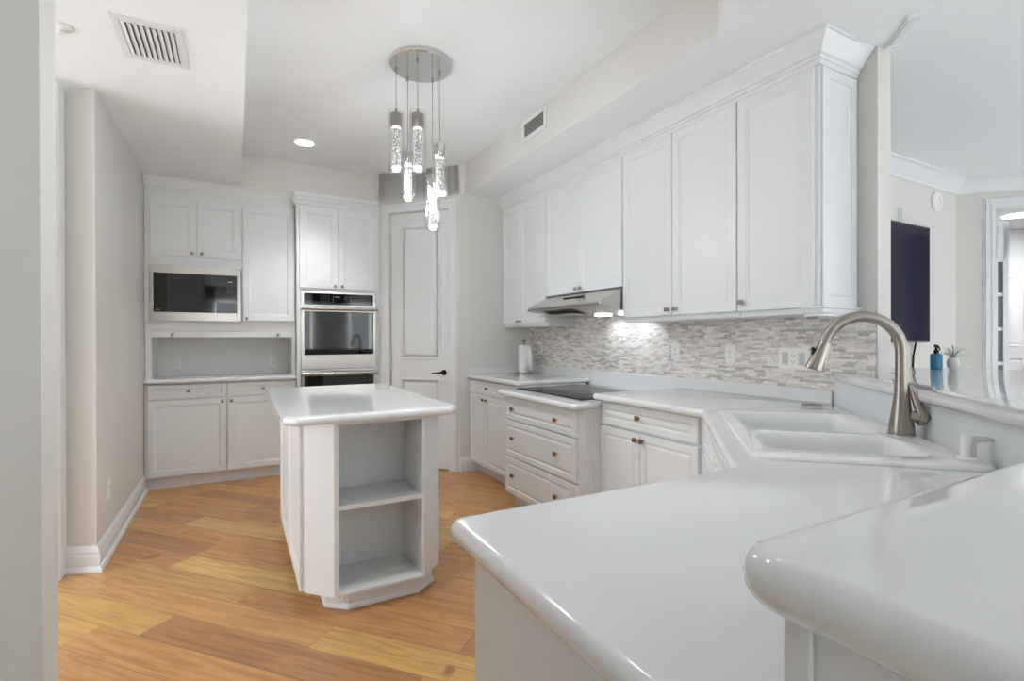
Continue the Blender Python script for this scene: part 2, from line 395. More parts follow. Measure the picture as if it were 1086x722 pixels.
# pantry wall at 45 degrees, local x along (1,-1), origin at its left end
PO = (1.215, 5.025, 0); PL = .885
e = bpy.data.objects
bm = NB()
DX0, DX1, DZ = .148, .775, 2.465
box(bm, .031, DX0, 0, .1, 0, ZC+.28); box(bm, DX1, PL, 0, .1, 0, ZC+.28); box(bm, DX0, DX1, 0, .1, DZ, ZC+.28); box(bm, DX0-.02, DX1+.02, .09, .11, 0, DZ)
struct('wall_pantry', bm, WALL, loc=PO, rotz=-R45)
dr = bpy.data.objects.new('door_1', None); COL.objects.link(dr); dr.location = PO; dr.rotation_euler = (0, 0, -R45); dr['kind'] = 'structure'; dr['label'] = 'white two-panel pantry door at the corner between oven and worktop'
bm = NB(); x0, x1 = DX0+.004, DX1-.004
# leaf built as a slab with two relief panels
box(bm, x0, x1, .030, .062, .008, DZ-.004)
obj('door_leaf', bm, TRIM, dr, smooth=False)
def relief(x0, x1, z0, z1, arch=False):
    bm = NB(); rings_panel(bm, x0, x1, z0, z1, [(0, .024), (.006, .022), (.018, .024), (.024, .030), (.040, .030), (.060, .024), (.064, .024)], .031)
    return obj('door_panel', bm, TRIM, dr, smooth=False)
relief(x0+.10, x1-.10, 1.045, DZ-.135); relief(x0+.10, x1-.10, .20, .865)
bm = NB()
for (a0, a1, d) in ((0, .085, .012), (.010, .030, .020), (.055, .078, .016)):
    box(bm, DX0-.085+a0, DX0-.085+a1, -d, .002, 0, DZ+.085-a0); box(bm, DX1+.085-a1, DX1+.085-a0, -d, .002, 0, DZ+.085-a0)
    box(bm, DX0-.085+a1, DX1+.085-a1, -d, .002, DZ+.085-a1, DZ+.085-a0)
obj('door_casing', bm, TRIM, dr, smooth=False, bevel=.003)
bm = NB(); lathe(bm, [(.027, 0), (.027, .006), (.022, .010)], 20); bmesh.ops.rotate(bm, verts=bm.verts, matrix=Matrix.Rotation(PI/2, 3, 'X')); bmesh.ops.translate(bm, verts=bm.verts, vec=(x1-.062, .030, .925))
tube(bm, [(x1-.062, .024, .925), (x1-.062, -.022, .925)], .009, 10); tube(bm, [(x1-.055, -.020, .925), (x1-.10, -.022, .923), (x1-.155, -.016, .917), (x1-.17, -.012, .912)], [.010, .009, .007, .005], 10)
obj('door_handle', bm, BLACK, dr)
for hz in (.25, .95, 1.62, 2.28):
    bm = NB(); tube(bm, [(DX0+.002, .022, hz), (DX0+.002, .022, hz+.09)], .006, 8); box(bm, DX0+.002, DX0+.022, .026, .031, hz, hz+.09)
    obj('door_hinge', bm, TRIM, dr, smooth=False)

# short wall right of pantry + right wall
bm = NB(); prism(bm, [(1.84, 4.40), (2.72, 4.40), (2.72, 4.50), (1.90, 4.50)], 0, ZC); struct('wall_corner', bm, WALL)
baseboard('baseboard_corner', [(1.84, 4.40), (2.02, 4.40)])
bm = NB(); box(bm, 2.61, 2.725, 1.255, 4.40, 0, ZC); struct('wall_right', bm, WALL)
bm = NB(); box(bm, 2.598, 2.6105, 1.262, 2.6535, .98, 1.375); box(bm, 2.598, 2.6105, 3.612, 4.397, .98, 1.375); box(bm, 2.598, 2.6105, 2.6535, 3.612, .98, 1.60)
tag(obj('mosaic_backsplash', bm, MOSAIC, smooth=False), 'grey and cream stacked marble mosaic backsplash above the worktop', 'backsplash')

# knee walls that carry the raised bar
bm = NB(); prism(bm, [(2.608, 1.453), (1.403, .248), (.385, .248), (.385, -.10), (1.55, -.10), (2.69, 1.04), (2.80, 1.15), (2.80, 1.253), (2.608, 1.253)], 0, 1.030)
struct('wall_bar', bm, TRIM)
bm = NB(); box(bm, .379, .385, .228, .250, 0, 1.03); struct('trim_3', bm, TRIM, bevel=.002)

# living room beyond
bm = NB(); box(bm, 2.725, 5.50, 2.02, 2.14, 0, ZC); struct('wall_living', bm, WALL)
DL = 3.4
bm = NB()
box(bm, 0, .275, 0, .12, 0, ZC); box(bm, 1.20, DL, 0, .12, 0, ZC); box(bm, .275, 1.20, 0, .12, 2.335, ZC)
struct('wall_diagonal', bm, WALL, loc=(5.46, 2.02, 0), rotz=-R45)
CR = [(0, ZC), (0, ZC-.115), (.010, ZC-.115), (.014, ZC-.10), (.045, ZC-.055), (.075, ZC-.02), (.095, ZC-.012), (.095, ZC)]
bm = NB(); sweep_profile(bm, [(2.73, 2.02), (5.46, 2.02), (5.46+DL*.7071, 2.02-DL*.7071)], CR); struct('trim_4', bm, TRIM, smooth=False)
# crown stub left over on the bar side of the right wall
bm = NB(); box(bm, .0, .036, .03, .25, ZC-.008, ZC); box(bm, .004, .030, .03, .24, ZC-.014, ZC-.008); box(bm, -.006, .042, .222, .252, ZC-.018, ZC); box(bm, -.006, .042, .01, .035, ZC-.018, ZC)
struct('trim_5', bm, TRIM, loc=(2.682, 1.222, 0), rotz=R45*3, bevel=.003)
# cased opening in the diagonal wall, room behind
d2 = bpy.data.objects.new('door_2', None); COL.objects.link(d2); d2.location = (5.46, 2.02, 0); d2.rotation_euler = (0, 0, -R45); d2['kind'] = 'structure'; d2['label'] = 'white cased doorway in the living room'
bm = NB()
for (a0, a1, d) in ((0, .085, .014), (.010, .034, .026), (.054, .076, .020)):
    box(bm, .19+a0, .19+a1, -d, .002, 0, 2.42-a0); box(bm, 1.285-a1, 1.285-a0, -d, .002, 0, 2.42-a0); box(bm, .19+a1, 1.285-a1, -d, .002, 2.42-a1, 2.42-a0)
box(bm, .275, .283, 0, .14, 0, 2.335); box(bm, 1.192, 1.20, 0, .14, 0, 2.335); box(bm, .275, 1.20, 0, .14, 2.325, 2.335)
obj('door_casing', bm, TRIM, d2, smooth=False, bevel=.003)
bm = NB()
for z in range(7): box(bm, .375, .415, .160, .185, .10+.30*z, .10+.30*z+.03)
box(bm, .335, .375, .155, .190, 0, 2.2); box(bm, .415, .455, .155, .190, 0, 2.2); box(bm, .335, .455, .155, .190, 1.93, 2.25)
gl = obj('glazed_leaf', bm, TRIM, d2, smooth=False)
bm = NB(); box(bm, .375, .415, .170, .176, .10, 1.95); obj('pane', bm, mat('lite_glass', '6f7070', .1), gl, smooth=False)
bm = NB(); box(bm, .1, 4.2, 2.6, 2.66, 0, ZC); w2_ = struct('wall_beyond', bm, TRIM, loc=(5.46, 2.02, 0), rotz=-R45)
bm = NB(); box(bm, 1.47, 2.35, 2.54, 2.58, .01, 2.13); d3 = struct('door_3', bm, TRIM, loc=(5.46, 2.02, 0), rotz=-R45)
for q in ((1.57, 1.87, .2, 1.0), (1.95, 2.25, .2, 1.0), (1.57, 1.87, 1.12, 2.0), (1.95, 2.25, 1.12, 2.0)):
    bm = NB(); rings_panel(bm, *q, [(0, 2.534), (.02, 2.526), (.04, 2.536), (.06, 2.530)], 2.541); obj('door_panel', bm, TRIM, d3, smooth=False)

# far shell of the living room with its window openings
bm = NB()
xs_ = [-3.0]+[v for w_ in REARWIN for v in w_]+[9.0]
for a, b in zip(xs_[::2], xs_[1::2]): box(bm, a, b, -4.6, -4.5, 0, ZC)
box(bm, -3.0, 9.0, -4.6, -4.5, 2.25, ZC); struct('wall_rear', bm, WALL)
for i, (a, b) in enumerate(REARWIN):
    bm = NB()
    for x in (a, b-.05): box(bm, x, x+.05, -4.57, -4.52, 0, 2.25)
    box(bm, a+.05, b-.05, -4.57, -4.52, 0, .08); box(bm, a+.05, b-.05, -4.57, -4.52, 2.18, 2.25)
    struct('window_%d' % (i+1), bm, TRIM)
bm = NB(); box(bm, 8.0, 8.1, -4.5, -3.1, 0, ZC); box(bm, 8.0, 8.1, -.5, -.36, 0, ZC); box(bm, 8.1, 8.95, -.46, -.36, 0, ZC); box(bm, 8.95, 9.0, -.46, 6.2, 0, ZC); box(bm, 2.7, 8.95, 6.12, 6.2, 0, ZC); box(bm, -3.0, 2.7, 6.12, 6.2, 0, ZC); box(bm, 8.0, 8.1, -3.1, -.5, 2.45, ZC); struct('wall_far_right', bm, WALL)  # outer pieces added unseen, closing off sky light from the far room

# ================================================================== BACK WALL CABINETS
CABM = dict()
def crown(name, path, label, z0, z1, out):
    h = z1-z0
    pr = [(0, z0), (.008, z0), (.010, z0+h*.18), (.018, z0+h*.20), (.020, z0+h*.30), (.030, z0+h*.34), (out*.55, z0+h*.55), (out*.85, z0+h*.82), (out*.92, z0+h*.88), (out, z0+h*.90), (out, z1), (0, z1)]
    bm = NB(); sweep_profile(bm, path, pr); return tag(obj(name, bm, CAB, smooth=False), label, 'moulding')

YU = 5.12
c = thing('wall_cabinet', 'white two-door wall cabinet directly above the microwave', 'cabinet', (-.655, YU, 0))
bm = NB(); box(bm, 0, .705, .0, .45, 1.875, 2.47); obj('body', bm, CAB, c, smooth=False)
door(c, .035, .370, 1.945, 2.43, knobs=[(.335, 1.975)]); door(c, .370, .700, 1.945, 2.43, knobs=[(.405, 1.975)])
c = thing('wall_cabinet', 'tall single-door white wall cabinet right of the microwave', 'cabinet', (.050, YU, 0))
bm = NB(); box(bm, 0, .440, .0, .45, 1.37, 2.47); obj('body', bm, CAB, c, smooth=False)
door(c, .008, .435, 1.405, 2.43, knobs=[(.04, 1.43)])
crown('crown_moulding', [(-.655, YU), (.49, YU)], 'white crown moulding over the microwave cabinets', 2.47, ZC-.001, .075)

# microwave
mw = thing('microwave', 'stainless built-in microwave with black glass door', 'microwave', (-.655, YU-.012, 0))
bm = NB(); box(bm, 0, .70, 0, .40, 1.395, 1.874); obj('body', bm, CAB, mw, smooth=False)
bm = NB()
x0, x1, z0, z1 = .030, .700, 1.400, 1.868; a0, a1, c0, c1 = .060, .668, 1.473, 1.800
box(bm, x0, a0, -.014, -.0, z0, z1); box(bm, a1, x1, -.014, 0, z0, z1); box(bm, a0, a1, -.014, 0, z0, c0); box(bm, a0, a1, -.014, 0, c1, z1)
obj('trim_frame', bm, STEEL, mw, smooth=False, bevel=.002)
bm = NB(); box(bm, a0, a1, -.010, -.001, c0, c1); g_ = obj('door_glass', bm, BLACKG, mw, smooth=False)
bm = NB(); box(bm, a0+.080, a0+.43, -.012, -.0101, c0+.085, c1-.065); obj('viewing_window', bm, GREYG, g_, smooth=False)
bm = NB(); box(bm, .495+.02, .498+.02, -.0125, -.0101, c0, c1); obj('door_gap', bm, BLACK, g_, smooth=False)
bm = NB()
box(bm, .600, .612, -.0125, -.0101, 1.742, 1.748); box(bm, .618, .630, -.0125, -.0101, 1.741, 1.750)
for i in range(3):
    for j in range(4): box(bm, .595+.017*i, .599+.017*i, -.0125, -.0101, 1.65+.018*j, 1.654+.018*j)
obj('keypad_marks', bm, MARK, g_, smooth=False)
bm = NB(); box(bm, .078, .105, -.0125, -.0101, 1.489, 1.495); obj('badge', bm, MARK, g_, smooth=False)

# appliance hutch between counter and upper cabinets
hu = thing('hutch', 'white open hutch with tambour rail under the microwave', 'hutch', (-.655, YU+.01, 0))
bm = NB(); box(bm, 0, .045, 0, .42, .915, 1.37); box(bm, 1.115, 1.145, 0, .42, .915, 1.37); box(bm, .045, 1.115, 0, .42, 1.325, 1.37); box(bm, .045, 1.115, .38, .42, .915, 1.325)
obj('body', bm, CABIN, hu, smooth=False)
bm = NB(); box(bm, .045, 1.115, .004, .03, 1.312, 1.325); box(bm, .045, 1.115, -.006, .03, 1.262, 1.310); t_ = obj('tambour_rail', bm, CAB, hu, smooth=False, bevel=.002)
for kx in (.19, 1.00): knob(t_, kx, 1.285, -.006)
bm = NB(); box(bm, 0, .705, -.002, .02, 1.372, 1.394); obj('rail', bm, CAB, hu, smooth=False)

def outlet(name, loc, rotz, label, gang=1, kinds=('o',), group=None, w_=None):
    W = w_ or (.070+.046*(gang-1)); Hh = .115
    t = thing(name, label, 'outlet' if 'o' in kinds else 'switch', loc, rotz, group)
    bm = NB(); rings_panel(bm, -W/2, W/2, -Hh/2, Hh/2, [(0, -.004), (.003, -.006)], 0); obj('cover_plate', bm, PLAST, t, smooth=False)
    for i, k in enumerate(kinds):
        cx = (i-(gang-1)/2)*.046
        bm = NB(); rings_panel(bm, cx-.0165, cx+.0165, -.033, .033, [(0, -.0075), (.001, -.008)], -.0055); oo = obj('socket' if k == 'o' else 'rocker', bm, PLAST if k == 'o' else PLAST2, t, smooth=False)
        if k == 'o':
            bm = NB()
            for dz in (-.019, .013):
                box(bm, cx-.008, cx-.006, -.0085, -.0079, dz, dz+.009); box(bm, cx+.005, cx+.007, -.0085, -.0079, dz, dz+.008); box(bm, cx-.002, cx+.002, -.0085, -.0079, dz-.006, dz-.002)
            obj('slots', bm, DARKSLOT, oo, smooth=False)
    return t
outlet('wall_outlet', (-.468, YU+.389, 1.030), 0, 'left white outlet inside the hutch under the microwave', group='outlets inside the hutch')
outlet('wall_outlet', (.322, YU+.389, 1.030), 0, 'right white outlet inside the hutch under the microwave', group='outlets inside the hutch')
outlet('wall_outlet', (-.66, 3.755, .365), PI/2, 'white outlet low on the left grey wall')
outlet('switch_plate', (2.598, 4.20, 1.15), -PI/2, 'white switch plate on backsplash beside the paper towels', kinds=('s',))
outlet('wall_outlet', (2.598, 2.47, 1.155), -PI/2, 'single white outlet on mosaic just right of the range hood', group='single outlets on the mosaic')
outlet('wall_outlet', (2.598, 2.04, 1.145), -PI/2, 'white outlet in the middle of the right mosaic stretch', group='single outlets on the mosaic')
outlet('switch_plate', (2.598, 1.65, 1.132), -PI/2, 'wide three-gang switch and outlet plate nearest the faucet', 3, ('s', 'o', 's'), w_=.165)

# base cabinets
YB = 5.07
c = thing('base_cabinet', 'white base cabinet with drawer against the left wall', 'cabinet', (-.655, YB, 0))
bm = NB(); box(bm, 0, .588, 0, .60, .095, .874); obj('body', bm, CAB, c, smooth=False)
bm = NB(); box(bm, 0, .588, .045, .06, 0, .095); obj('toe_kick', bm, TRIM, c, smooth=False)
door(c, .020, .585, .75, .868, name='drawer', frame=.022, knobs=[(.305, .812)]); door(c, .020, .585, .108, .742, frame=.042, knobs=[(.555, .712)])
c = thing('base_cabinet', 'white base cabinet with drawer behind the island, left of the oven', 'cabinet', (-.067, YB, 0))
bm = NB(); box(bm, 0, .557, 0, .60, .095, .874); obj('body', bm, CAB, c, smooth=False)
bm = NB(); box(bm, 0, .588, .045, .06, 0, .095); obj('toe_kick', bm, TRIM, c, smooth=False)
door(c, .003, .555, .75, .868, name='drawer', frame=.022, knobs=[(.285, .812)]); door(c, .003, .555, .108, .742, frame=.042, knobs=[(.035, .712)])
bm = NB(); slab(bm, [(-.658, 5.015), (.491, 5.015), (.491, 5.66), (-.658, 5.66)], .915, .036)
tag(obj('countertop', bm, TOP), 'white countertop under the hutch at the back wall', 'countertop')

# oven tower
YO = 5.00
c = thing('oven_cabinet', 'tall white cabinet housing the double oven', 'cabinet', (.492, YO, 0))
bm = NB(); box(bm, 0, .745, 0, .62, .10, .30); box(bm, 0, .028, 0, .62, .30, 2.55); box(bm, .712, .745, 0, .62, .30, 2.55); box(bm, .028, .712, 0, .62, 1.692, 2.55); box(bm, .028, .712, .60, .62, .30, 1.692); obj('body', bm, CAB, c, smooth=False)
bm = NB(); box(bm, 0, .745, .05, .07, 0, .10); obj('toe_kick', bm, TRIM, c, smooth=False)
door(c, .020, .362, 1.712, 2.455, knobs=[(.33, 1.737)]); door(c, .362, .705, 1.712, 2.455, knobs=[(.395, 1.737)])
crown('crown_moulding', [(.490, YO+.13), (.490, YO), (1.238, YO)], 'stepped white crown moulding on top of the oven cabinet', 2.455, 2.525, .05)
bm = NB(); sweep_profile(bm, [(.47, YO+.06), (1.236, YO+.06)], [(0, 2.525), (.03, 2.525), (.06, 2.56), (.062, ZC-.001), (0, ZC-.001)]); tag(obj('crown_moulding', bm, CAB, smooth=False), 'cove moulding between the oven cabinet and the ceiling', 'moulding')
ov = thing('double_oven', 'stainless double wall oven with black glass', 'oven', (.520, YO, 0))
bm = NB(); box(bm, 0, .684, -.004, .55, .32, 1.688); obj('body', bm, STEELD, ov, smooth=False)
bm = NB(); rings_panel(bm, .004, .680, 1.555, 1.684, [(0, -.018), (.003, -.021)], -.004); cp = obj('control_panel', bm, STEEL, ov, smooth=False)
bm = NB(); box(bm, .030, .655, -.024, -.021, 1.562, 1.668); gp = obj('panel_glass', bm, BLACKG, cp, smooth=False)
bm = NB()
random.seed(3)
for i in range(7):
    for j in range(3): box(bm, .17+.024*i+(.12 if i > 3 else 0), .178+.024*i+(.12 if i > 3 else 0), -.0245, -.0239, 1.592+.024*j, 1.598+.024*j)
box(bm, .300, .345, -.0245, -.0239, 1.632, 1.642)
for x_ in (.285, .40): box(bm, x_, x_+.002, -.0245, -.0239, 1.585, 1.655)
obj('keypad_marks', bm, mat('panel_print', '8a8f94', .4), gp, smooth=False)
def oven_door(z0, z1, glass_top, glass_bot):
    bm = NB(); rings_panel(bm, .004, .680, z0, z1, [(0, -.028), (.004, -.032)], -.004); d_ = obj('oven_door', bm, STEEL, ov, smooth=False)
    bm = NB(); rings_panel(bm, .030, .655, glass_bot, glass_top, [(0, -.035), (.003, -.036)], -.031); gg = obj('door_window', bm, BLACKG, d_, smooth=False)
    bm = NB(); box(bm, .12, .565, -.0368, -.036, glass_bot+.05, glass_top-.09); obj('viewing_window', bm, GREYG, gg, smooth=False)
    bm = NB(); tube(bm, [(-.002, -.082, z1-.022), (.686, -.082, z1-.022)], .017, 14)
    for xx in (.02, .664): tube(bm, [(xx, -.03, z1-.022), (xx, -.08, z1-.022)], .010, 10)
    obj('oven_handle', bm, STEEL, d_)
oven_door(.965, 1.548, 1.500, 1.098); oven_door(.36, .950, .905, .48)

# ================================================================== RIGHT WALL UPPERS (local x = -Y)
XU = 2.31
def rcab(y0, z0, length, label, name='wall_cabinet'):
    c = thing(name, label, 'cabinet', (XU, y0, 0), -PI/2)
    bm = NB(); box(bm, 0, length, .0, 2.61-XU, z0, 2.50); obj('body', bm, CAB, c, smooth=False)
    bm = NB(); rings_panel(bm, .0, length, z0-.034, z0, [(0, .012), (.004, .008)], 2.60-XU-.02); obj('light_rail', bm, CAB, c, smooth=False)
    return c
c = rcab(4.397, 1.385, .783, 'white two-door wall cabinet in the far corner left of the range hood')
door(c, .002, .343, 1.378, 2.468, knobs=[(.315, 1.40)], frame=.042); door(c, .343, .780, 1.378, 2.468, knobs=[(.372, 1.40)], frame=.042)
c = thing('wall_cabinet', 'shorter white two-door wall cabinet above the range hood', 'cabinet', (XU, 3.613, 0), -PI/2)
bm = NB(); box(bm, 0, .962, 0, 2.61-XU, 1.60, 2.50); obj('body', bm, CAB, c, smooth=False)
door(c, .0, .470, 1.592, 2.468, knobs=[(.44, 1.622)], frame=.045); door(c, .470, .960, 1.592, 2.468, knobs=[(.50, 1.622)], frame=.045)
c = rcab(2.650, 1.385, .888, 'large white two-door wall cabinet right of the range hood')
door(c, .002, .441, 1.378, 2.468, knobs=[(.41, 1.415)]); door(c, .441, .887, 1.378, 2.468, knobs=[(.475, 1.415)])
c = rcab(1.761, 1.385, .411, 'white single-door wall cabinet at the end nearest the bar')
door(c, .001, .397, 1.378, 2.468, knobs=[(.032, 1.425)])
bm = NB()  # end panel faces -Y
rings_panel(bm, .018, .295, 1.387, 2.468, [(0, -.008), (.002, -.010), (.045, -.010), (.049, -.004), (.055, -.004), (.060, -.002)], 0)
o = obj('end_panel', bm, CAB, c, smooth=False); o.location = (.411, 0, 0); o.rotation_euler = (0, 0, PI/2)
# moulding under the end
bm = NB(); sweep_profile(bm, [(XU+.015, 1.42), (XU+.015, 1.35), (2.605, 1.35)], [(0, 1.340), (.012, 1.340), (.012, 1.352), (.020, 1.356), (.024, 1.372), (.034, 1.376), (.034, 1.385), (0, 1.385)])
tag(obj('light_rail', bm, CAB, smooth=False), 'stepped moulding under the end of the wall cabinets near the faucet', 'moulding')
crown('crown_moulding', [(XU-.004, 4.397), (XU-.004, 1.348), (2.608, 1.348)], 'long white crown moulding along the right wall cabinets', 2.470, ZC-.001, .082)

# range hood
hd = thing('range_hood', 'slim stainless under-cabinet range hood with lit lamps', 'hood', (2.598, 3.585, 0), -PI/2)
HW = .925
bm = NB()
prof = [(-.002, 1.592), (-.285, 1.592), (-.300, 1.586), (-.487, 1.492), (-.500, 1.482), (-.500, 1.468), (-.490, 1.462), (-.25, 1.425), (-.002, 1.412)]
xs = [0, .002, HW-.002, HW]
cols = [[bm.verts.new((x, y, z)) for y, z in prof] for x in (0, HW)]
# the side tapers: lip slightly wider than the roof
n = len(prof)
for k in range(n): bm.faces.new((cols[0][k], cols[0][(k+1) % n], cols[1][(k+1) % n], cols[1][k]))
bm.faces.new(cols[0]); bm.faces.new(list(reversed(cols[1])))
for v in bm.verts:
    if v.co.y < -.45:
        v.co.x += .006 if v.co.x > .5 else -.006
obj('canopy', bm, STEEL, hd, smooth=False, bevel=.004)
bm = NB(); box(bm, .33, .60, -.001, .0015, -.008, .008); o = obj('control_strip', bm, BLACK, hd, smooth=False); o.location = (0, -.375, 1.5495); o.rotation_euler = (math.radians(63), 0, 0)
for xx in (.56, .83):
    bm = NB(); box(bm, xx-.055, xx+.055, -.21, -.13, 1.410, 1.4165); o = obj('lamp_lens', bm, HOODLAMP, hd, smooth=False)
    l = bpy.data.lights.new('hood_lamp', 'SPOT'); l.energy = 1.1; l.spot_size = math.radians(130); l.spot_blend = .6; l.color = (.82, .90, 1); l.shadow_soft_size = .03
    lo_ = bpy.data.objects.new('hood_lamp', l); COL.objects.link(lo_); lo_.parent = hd; lo_.location = (xx, -.14, 1.395); lo_.rotation_euler = (math.radians(28), 0, 0)
bm = NB(); box(bm, .04, .49, -.42, -.06, 1.424, 1.428); obj('grease_filter', bm, mat('filter_mesh', 'b9b9b7', .5, 0), hd, smooth=False)

# ================================================================== RIGHT WALL BASES
XB = 1.945
def toe(c, length, depth=.06, h=.10):
    bm = NB(); box(bm, 0, length, depth, depth+.015, 0, h); obj('toe_kick', bm, TRIM, c, smooth=False)
c = thing('base_cabinet', 'white base cabinet with drawer in the far right corner', 'cabinet', (XB+.01, 4.395, 0), -PI/2)
bm = NB(); box(bm, 0, .975, 0, .60, .10, .874); obj('body', bm, CAB, c, smooth=False); toe(c, .975)
raised(c, .004, .972, .745, .868, name='drawer', knobs=[(.49-.1, .806)], metal=BRONZE); raised(c, .004, .35, .108, .735, knobs=[(.315, .70)], metal=BRONZE); raised(c, .35, .972, .108, .735, knobs=[(.385, .70)], metal=BRONZE)
XD = 1.775
c = thing('drawer_cabinet', 'projecting white three-drawer cabinet under the cooktop', 'cabinet', (XD, 3.345, 0), -PI/2)
bm = NB(); prism(bm, [(0, 0), (.905, 0), (.928, .155), (.928, .80), (-.05, .80), (-.05, .155)], .10, .826); obj('body', bm, CAB, c, smooth=False)
bm = NB(); prism(bm, [(.03, .05), (.875, .05), (.93, .20), (.93, .24), (-.03, .24), (-.03, .20)], 0, .10); obj('toe_kick', bm, TRIM, c, smooth=False)
for z0, z1 in ((.655, .818), (.385, .648), (.118, .378)):
    raised(c, .004, .901, z0, z1, name='drawer', knobs=[(.14, (z0+z1)/2+(.01 if z1 < .7 else 0)), (.70, (z0+z1)/2+(.01 if z1 < .7 else 0))], metal=BRONZE)
for side in (0, 1):
    ang = math.atan2(.155, .023 if side else .05)
    bm = NB()
    for k in range(3): tube(bm, [(.055+.026*k, .001, .16), (.055+.026*k, .001, .77)], .006, 8)
    rings_panel(bm, .012, .150, .10, .145, [(0, -.010), (.003, -.012)], 0); rings_panel(bm, .018, .145, .785, .824, [(0, -.006), (.002, -.008)], 0)
    o = obj('fluted_pilaster', bm, CAB, c, smooth=True)
    if side: o.location = (.905, 0, 0); o.rotation_euler = (0, 0, ang)
    else: o.location = (-.05, .155, 0); o.rotation_euler = (0, 0, -ang)
c = thing('base_cabinet', 'white base cabinet with wide drawer between cooktop and sink corner', 'cabinet', (XB-.01, 2.440, 0), -PI/2)
bm = NB(); box(bm, .026, .80, 0, .60, .10, .876); obj('body', bm, CAB, c, smooth=False); toe(c, .76)
raised(c, .024, .755, .735, .868, name='drawer', knobs=[(.355, .810)], metal=BRONZE); raised(c, .024, .360, .108, .725, knobs=[(.335, .69)], metal=BRONZE); raised(c, .360, .755, .108, .725, knobs=[(.388, .69)], metal=BRONZE)
# diagonal sink base, local x from the inner corner toward the peninsula
c = thing('sink_cabinet', 'white diagonal cabinet below the corner sink', 'cabinet', (1.925, 1.640, 0), -3*R45)
bm = NB(); prism(bm, [(0, 0), (1.06, 0), (1.06, .58), (0, .58)], .10, .700); box(bm, 0, 1.06, 0, .03, .70, .874); obj('body', bm, CAB, c, smooth=False); toe(c, 1.06)
raised(c, .08, .52, .735, .868, name='false_drawer'); raised(c, .52, .98, .735, .868, name='false_drawer'); raised(c, .08, .52, .108, .725, knobs=[(.48, .69)], metal=BRONZE); raised(c, .52, .98, .108, .725, knobs=[(.56, .69)], metal=BRONZE)
bm = NB(); box(bm, .375, 1.16, .255, .832, 0, .874); tag(obj('peninsula_cabinet', bm, TRIM, smooth=False, bevel=.002), 'white panelled peninsula base in the foreground', 'cabinet')

# ================================================================== WORKTOPS
def ab(a, b): return ((a+b)/math.sqrt(2), (a-b)/math.sqrt(2))
SINK = [ab(*q) for q in ((1.50, .235), (1.50, .79), (2.43, .79), (2.43, .235))]
SHOLE = [ab(*q) for q in ((1.53, .262), (1.53, .765), (2.405, .765), (2.405, .262))]
WT = [(1.875, 2.447), (1.860, 1.617), (1.108, .868), (.335, .876), (.335, .249), (1.40, .249), (2.604, 1.453), (2.609, 1.47), (2.609, 2.447)]
bm = NB(); slab(bm, rnd(ccw(WT), [{(1.875, 2.447): .02, (.335, .876): .035, (1.860, 1.617): .02, (1.108, .868): .02}.get(q, 0) for q in ccw(WT)], 5), .914, .038, holes=[SHOLE])
wt = tag(obj('worktop', bm, TOP), 'white worktop running from cooktop round the sink to the peninsula', 'countertop')
bm = NB(); box(bm, 2.590, 2.609, 1.452, 2.447, .913, .980); obj('upstand', bm, TOP, wt, bevel=.003)
bm = NB(); slab(bm, rnd([(1.905, 4.398), (1.895, 3.415), (2.609, 3.415), (2.609, 4.398)], [0, .02, 0, 0]), .914, .038)
wl = tag(obj('worktop', bm, TOP), 'white worktop in the far corner carrying the paper towels', 'countertop')
bm = NB(); box(bm, 2.590, 2.609, 3.415, 4.398, .913, .980); box(bm, 1.93, 2.590, 4.380, 4.398, .913, .980); obj('upstand', bm, TOP, wl, bevel=.003)
CT = [(1.895, 3.475), (1.745, 3.420), (1.715, 3.380), (1.700, 2.430), (1.720, 2.385), (1.895, 2.385), (1.905, 2.449), (2.609, 2.449), (2.609, 3.413), (1.905, 3.413)]
bm = NB(); slab(bm, rnd(ccw(CT), [.012 if q[0] < 1.9 else 0 for q in ccw(CT)], 4), .864, .038)
wc = tag(obj('worktop', bm, TOP), 'lowered white counter section holding the black cooktop', 'countertop')
bm = NB(); box(bm, 2.590, 2.609, 2.449, 3.413, .863, .980); obj('upstand', bm, TOP, wc, bevel=.003)
bm = NB(); slab(bm, rnd([(1.86, 2.52), (2.45, 2.52), (2.45, 3.36), (1.86, 3.36)], .012), .872, .0078, seg=2)
ck = tag(obj('cooktop', bm, COOKG), 'black glass electric cooktop set in the lowered counter', 'cooktop')
for i, (x, y, r) in enumerate(((2.02, 2.72, .10), (2.02, 3.14, .085), (2.30, 2.72, .08), (2.30, 3.14, .11))):
    bm = NB()
    a = [bm.verts.new((x+r*math.cos(2*PI*k/40), y+r*math.sin(2*PI*k/40), .8724)) for k in range(40)]; b = [bm.verts.new((x+(r-.004)*math.cos(2*PI*k/40), y+(r-.004)*math.sin(2*PI*k/40), .8724)) for k in range(40)]
    for k in range(40): bm.faces.new((a[k], a[(k+1) % 40], b[(k+1) % 40], b[k]))
    obj('burner_ring', bm, mat('burner_print', '4a4c4e', .3), ck, smooth=False)

# raised bar top
BT = [(2.392, 1.272), (1.385, .284), (.346, .284), (.346, -.16), (1.62, -.16), (2.75, .10), (3.30, .62), (3.52, 1.02), (3.46, 1.30), (3.20, 1.62), (2.95, 1.82), (2.728, 1.90), (2.728, 1.252), (2.606, 1.252), (2.606, 1.452)]
BTc = ccw(BT); rr = {(2.392, 1.272): .03, (.346, .284): .045, (.346, -.16): .03, (3.52, 1.02): .12, (3.30, .62): .1, (3.46, 1.30): .1, (3.20, 1.62): .1}
bm = NB(); slab(bm, rnd(BTc, [rr.get(q, 0) for q in BTc], 7), 1.074, .044)
tag(obj('bar_top', bm, TOP), 'glossy white raised bar top curving around the kitchen corner', 'countertop')

